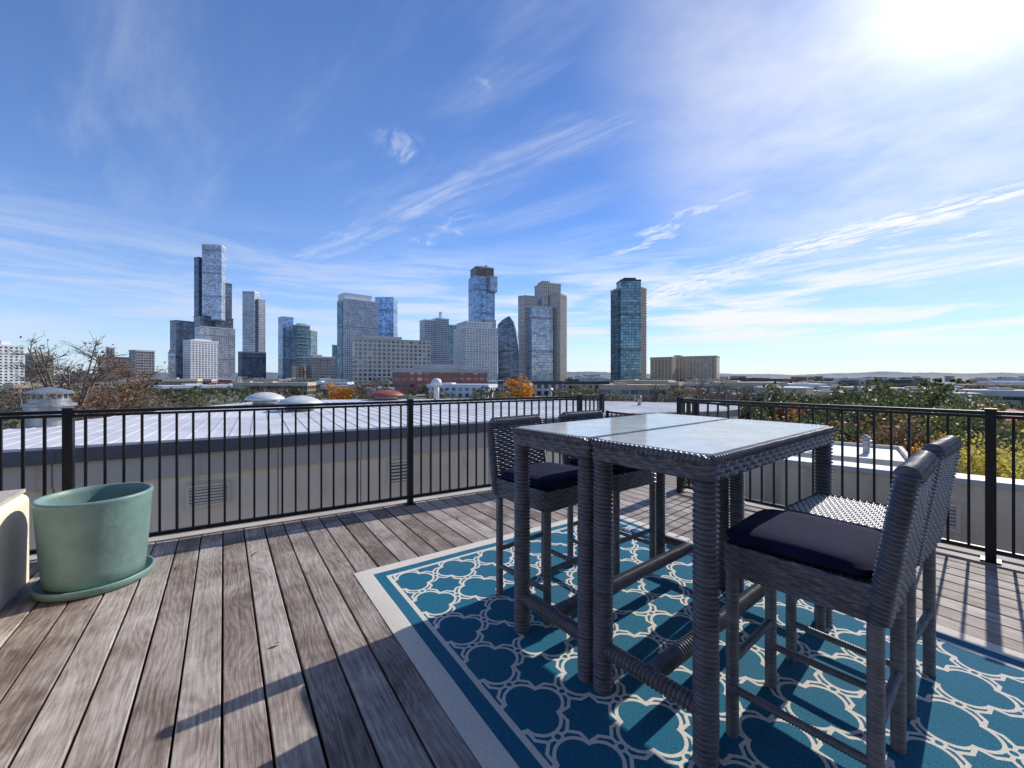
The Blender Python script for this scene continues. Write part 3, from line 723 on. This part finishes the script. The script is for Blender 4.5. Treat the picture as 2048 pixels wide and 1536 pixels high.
B('residential_tower',640,[((1037,1075,592,None,A_beige),D(th=24,s=.7,slab=6.8)),((1068,1122,567,700,A_beige),D(dy=10,th=24,s=.7,trim=M_tan,mech=[(.1,.5,.2,.8,5)])),((1100,1134,587,None,A_beige),D(th=-24,s=.6,slab=3.4,trim=M_tan)),((1054,1106,612,None,A_silver),D(dy=-12,th=24,s=.8))])
B('condominium_tower',560,[((1232,1282,560,None,A_teal),D(th=18,s=.8,trim=M_dk,dy=-5,mech=[(.2,.8,.2,.8,4)])),((1221,1246,578,None,A_teal),D(trim=M_tan,th=30,s=.5,slab=6.8)),((1264,1293,574,None,A_tan),D(th=-28,s=.5,trim=M_tan,slab=3.5))])
B('tan_apartment_building',620,[((1300,1352,715,None,A_tan),D(th=-18,s=.85,trim=M_tan)),((1340,1440,713,None,A_tan),D(dy=15,th=-10,s=.92,trim=M_tan,mech=[(.05,.2,.2,.8,3)]))])
B('distant_tower',1100,[((338,352,700,None,A_grey),D()),])
B('distant_tower',1100,[((664,676,690,None,A_dark),D()),])
B('distant_tower',1000,[((896,914,650,None,A_teal),D(trim=M_wt)),])
B('distant_tower',1000,[((1036,1050,592,None,A_blue),D()),])
B('distant_tower',1200,[((1000,1012,690,None,A_dark),D()),])
pr=[(996,765),(995,650),(1003,641),(1012,635),(1019,632),(1025,641),(1031,660),(1036,690),(1040,730),(1041,765)]
y=780; v=[];n=len(pr)
for dyy in (0,34):
    for u,vv in pr: v.append((xat(u,y)+dyy*.1,y+dyy,zat(vv,y) if vv<765 else -10))
f=[tuple(range(n)),tuple(reversed(range(n,2*n)))]+[((i+1)%n,i,n+i,n+(i+1)%n) for i in range(n)]
mkobj('sail_shaped_glass_tower',v,f,[A_dark])
mb=MB()
for i in range(10):
    z0=zat(760,y)+i*11; mb.beam((xat(997,y),y-.9,z0),(xat(1037-i*1.0,y),y-.9,z0+10),.6,1.3)
mb.obj('diagonal_fins',[M_bt]).parent=bpy.data.objects['sail_shaped_glass_tower']
LOW=[(310,560,772,330,A_grey),(440,600,768,420,A_lowgl),(535,700,760,460,A_office),(700,790,778,260,A_white),(985,1140,766,420,A_grey),(1050,1140,778,300,A_lowgl),
 (1148,1216,754,700,A_white),(1165,1200,748,760,A_lowgl),(1215,1300,779,330,A_tan),(1290,1420,780,300,A_white),(1440,1560,772,300,A_lowgl),(1500,1650,770,250,A_lowgl),(1600,1662,766,420,A_tan),
 (1660,1770,763,520,A_lowgl),(1700,1890,779,210,A_gar),(1830,2080,784,150,A_gar),(1900,2100,771,300,A_tan),(1560,1700,785,190,A_tan),(0,120,757,500,A_grey),(60,200,765,380,A_office),(230,320,760,420,A_tan),(1780,1860,756,900,A_white),(1950,2060,758,800,A_grey),
 (310,440,766,500,A_brown),(1140,1240,768,480,A_office),(1400,1480,766,480,A_tan)]
for u0,u1,vt,y,m in LOW:
    B('low_rise_building',y,[((u0,u1,vt,None,m),D(th=random.choice([-10,10,14]),s=.9,trim=random.choice([M_bt,M_wt,M_tan]),mech=[(.2,.35,.3,.7,1.8),(.6,.8,.3,.6,1.4)]))])
rr=random.Random(31)
for i in range(110):
    y=130*math.exp(rr.random()*2.5)
    u=rr.uniform(1130,2100) if rr.random()<.62 else rr.uniform(-20,1130)
    if u<1130 and y<230: y+=160
    z=rr.uniform(-6.5,-2.0)+ (y/1500)*9; vt=V0+(H-z)*F/y; wpx=rr.uniform(14,46)*F/y
    B('low_rise_building',y,[((u,u+max(14,wpx),vt,None,rr.choice([A_white,A_office,A_grey,A_tan,A_lowgl,A_tan,A_brown,A_brick])),D(th=rr.choice([-22,-12,12,22]),s=.85,trim=rr.choice([M_bt,M_tan,M_tan,M_dk,M_wt]),mech=[(.2,.35,.3,.7,1.5)]))])
M_rr=simple('red_tile_roof',(.33,.10,.07),.8,0,.2,2)
def house(x,y,w,d,z1,rot,name='house'):
    mb=MB(); mb.box(-w/2,w/2,-d/2,d/2,-10,z1,0)
    v=[(-w/2-.4,-d/2-.4,z1),(w/2+.4,-d/2-.4,z1),(w/2+.4,d/2+.4,z1),(-w/2-.4,d/2+.4,z1),(-w/2+.5,0,z1+2.2),(w/2-.5,0,z1+2.2)]
    mb.add(v,[(0,1,5,4),(1,2,5),(2,3,4,5),(3,0,4),(3,2,1,0)],1)
    mb.obj(name,[M_stucco,M_rr],loc=(x,y,0),rot=rot)
house(52,46,9,7,-5.6,.5); house(63,52,10,8,-5.0,.9); house(46,60,11,8,-6.0,.2); house(75,70,10,8,-5,.4)
# ================================================================= TREES
def leafmat(name,c1,c2):
    m,t,b=mat(name); ge=t.new('ShaderNodeNewGeometry'); tc=t.new('ShaderNodeTexCoord')
    n=t.ss(t.noise(tc.outputs['Object'],.6,3),.3,.7)
    f=t.m('ADD',t.m('MULTIPLY',ge.outputs['Random Per Island'],.6),t.m('MULTIPLY',n,.4))
    c=t.mix(f,c1,c2)
    t.put(b.inputs['Base Color'],c); b.inputs['Roughness'].default_value=.6
    tr=t.new('ShaderNodeBsdfTranslucent'); t.put(tr.inputs[0],c); mx=t.new('ShaderNodeMixShader'); mx.inputs[0].default_value=.4
    t.l.new(b.outputs[0],mx.inputs[1]); t.l.new(tr.outputs[0],mx.inputs[2]); t.l.new(mx.outputs[0],t.n['Material Output'].inputs[0])
    return m
L_green=leafmat('leaves_green',(.045,.070,.024),(.14,.155,.058))
L_yg=leafmat('leaves_yellow_green',(.14,.13,.03),(.34,.26,.07))
L_olive=leafmat('leaves_olive',(.08,.085,.045),(.17,.16,.085))
L_dull=leafmat('leaves_dull_brown',(.11,.08,.06),(.22,.165,.115))
L_brown=leafmat('leaves_rust',(.16,.07,.035),(.36,.19,.09))
L_orange=leafmat('leaves_orange',(.45,.16,.02),(.75,.38,.05))
L_yellow=leafmat('leaves_yellow',(.45,.36,.05),(.75,.66,.15))
M_bark=simple('bark',(.17,.14,.115),.95,0,.3,3)
def rv(r): 
    while True:
        v=Vector((r.uniform(-1,1),r.uniform(-1,1),r.uniform(-1,1)))
        if .05<v.length<1: return v
def leafq(mb,p,s,r,mi):
    n=rv(r).normalized(); a=n.orthogonal().normalized()*s; b=n.cross(a)*.6
    mb.add([p-a,p-b,p+a,p+b],[(0,1,2,3)],mi)
def tree(name,x,y,Ht,R,leaf,nl,ls,seed,twigs=0,z0=-10,cb=.35,tk=1.0):
    r=random.Random(seed); mb=MB(); base=Vector((x,y,z0)); ends=[]; Q=Ht*.6*tk
    top=base+Vector((r.uniform(-.3,.3),r.uniform(-.3,.3),Ht*cb)); mb.tube(base,top,.035*Q,.02*Q,8)
    cen=base+Vector((0,0,Ht*(cb+1)/2)); hz=Ht*(1-cb)/2
    for i in range(9):
        a=i*2.4+r.uniform(-.4,.4); q=cen+Vector((math.cos(a)*R*r.uniform(.3,.75),math.sin(a)*R*r.uniform(.3,.75),hz*r.uniform(-.3,.75)))
        mid=top.lerp(q,.5)+Vector((0,0,-.06*Ht*r.random())); mb.tube(top,mid,.011*Q,.007*Q,6); mb.tube(mid,q,.007*Q,.003*Q,5)
        ends+=[q,mid.lerp(q,.6)]
        for j in range(5):
            s0=mid.lerp(q,r.random()); d=rv(r); d.z=abs(d.z)*.8; q2=s0+d.normalized()*R*r.uniform(.25,.55); mb.tube(s0,q2,.004*Q,.0012*Q,4); ends.append(q2)
            for k in range(twigs):
                s1=s0.lerp(q2,r.uniform(.2,1)); d2=(rv(r)+d*.5); d2.z=abs(d2.z)*.8; q3=s1+d2.normalized()*R*r.uniform(.12,.32); mb.tube(s1,q3,.0018*Q,.0009*Q,3)
                for kk in range(2):
                    s2=s1.lerp(q3,r.random()); mb.tube(s2,s2+rv(r)*R*.14,.0011*Q,.0006*Q,3)
    if nl:
        cl=[(e_,R*r.uniform(.14,.30)) for e_ in ends]
        for i in range(nl):
            c,s=r.choice(cl); p=c+rv(r)*s; leafq(mb,p,ls*r.uniform(.6,1.3),r,1)
    return mb.obj(name,[M_bark,leaf])
def T(name,u,vtop,y,R,leaf,nl,ls,seed,twigs=0,cb=.35,tk=1.0): return tree(name,xat(u,y),y,zat(vtop,y)+10,R,leaf,nl,ls,seed,twigs,cb=cb,tk=tk)
T('bare_tree',140,665,24,2.7,L_dull,200,.07,1,9,cb=.64,tk=1.15)
T('bare_tree',40,752,20,2.6,L_dull,1600,.09,2,6,tk=1.6,cb=.5)
T('bare_tree',100,715,26,2.4,L_dull,300,.08,71,9,cb=.64,tk=1.2)
T('autumn_tree',235,712,30,3.0,L_brown,1500,.10,3,8,tk=1.3,cb=.55)
T('autumn_tree',190,760,22,2.6,L_brown,2400,.09,13,5,tk=1.5,cb=.5)
T('autumn_tree',285,775,26,2.4,L_dull,1500,.10,14,5,tk=1.5)
T('orange_autumn_tree',1033,752,42,2.4,L_orange,3800,.13,4,0,cb=.6)
T('orange_autumn_tree',678,764,60,2.4,L_orange,1300,.16,5,2,cb=.6)
T('autumn_tree',560,776,48,2.2,L_brown,700,.13,15,4,cb=.6,tk=2)
T('bare_tree',735,748,60,3.6,L_dull,200,.14,6,7,tk=2.0,cb=.5)
T('bare_tree',790,768,55,3.0,L_dull,100,.14,16,6,tk=2.0,cb=.5)
for i,(u,v,y,R) in enumerate(((1240,772,60,3),(1300,766,66,3.2),(1350,770,60,3.0),(1420,750,58,3.8),(1480,764,62,3.2),(1180,780,52,2.5),(1540,772,70,3.2),(1390,776,50,3),(1455,778,52,3))):
    T('bare_tree',u,v,y,R,L_dull,450,.13,20+i,6,tk=1.8,cb=.5)
OAK=((1590,798,56,6.0),(1665,788,52,6.4),(1745,794,44,6.0),(1825,790,46,6.6),(1890,806,36,5.2),(1800,828,33,4.9),(1930,836,30,4.2),(1530,803,60,5),(1650,824,38,4.6),(1470,806,48,4.6),(1560,822,40,4.0),
    (1860,820,30,4.6),(1740,832,30,4.0),(1610,843,27,3.6),(1910,852,24,3.2),(1520,840,30,3.4),(1690,846,28,3.4),(1960,812,44,4.5))
for i,(u,v,y,R) in enumerate(OAK):
    T('live_oak_tree',u,v,y,R,L_yg if i in (5,13,17) else (L_brown if i in (10,12) else L_green),7000,.24*y/45,40+i,0,cb=.3)
T('rust_tree',1790,860,25,2.8,L_brown,3800,.11,60,4,cb=.5,tk=1.4)
T('rust_tree',1700,868,25,2.4,L_brown,3000,.11,61,4,cb=.5,tk=1.4)
T('rust_tree',1860,872,22,1.9,L_orange,2300,.09,64,4,cb=.5,tk=1.4)
T('yellow_tree',2010,876,15,2.2,L_yellow,7000,.065,62,2,cb=.5)
T('yellow_tree',2095,858,17,2.2,L_yellow,3500,.08,63,2,cb=.5)
r=random.Random(99); mb=MB()
for i in range(1050):
    y=75*math.exp(r.random()*3.2); u=r.uniform(-60,2110)
    x=xat(u,y); R=r.uniform(2.6,5); h=r.uniform(3.8,6.8); mi=r.choices([0,1,2],[4,4,3])[0]
    big=max(.45,y*.0045); n=int(85 if y<200 else 50)
    for k in range(n):
        d=rv(r); d.normalize(); d*=r.uniform(.6,1); p=Vector((x+d.x*R,y+d.y*R,-10+h*.55+d.z*h*.45)); leafq(mb,p,big*r.uniform(.6,1.2),r,mi)
mb.obj('distant_trees',[L_green,L_olive,L_dull])
print('objs',len(bpy.data.objects))
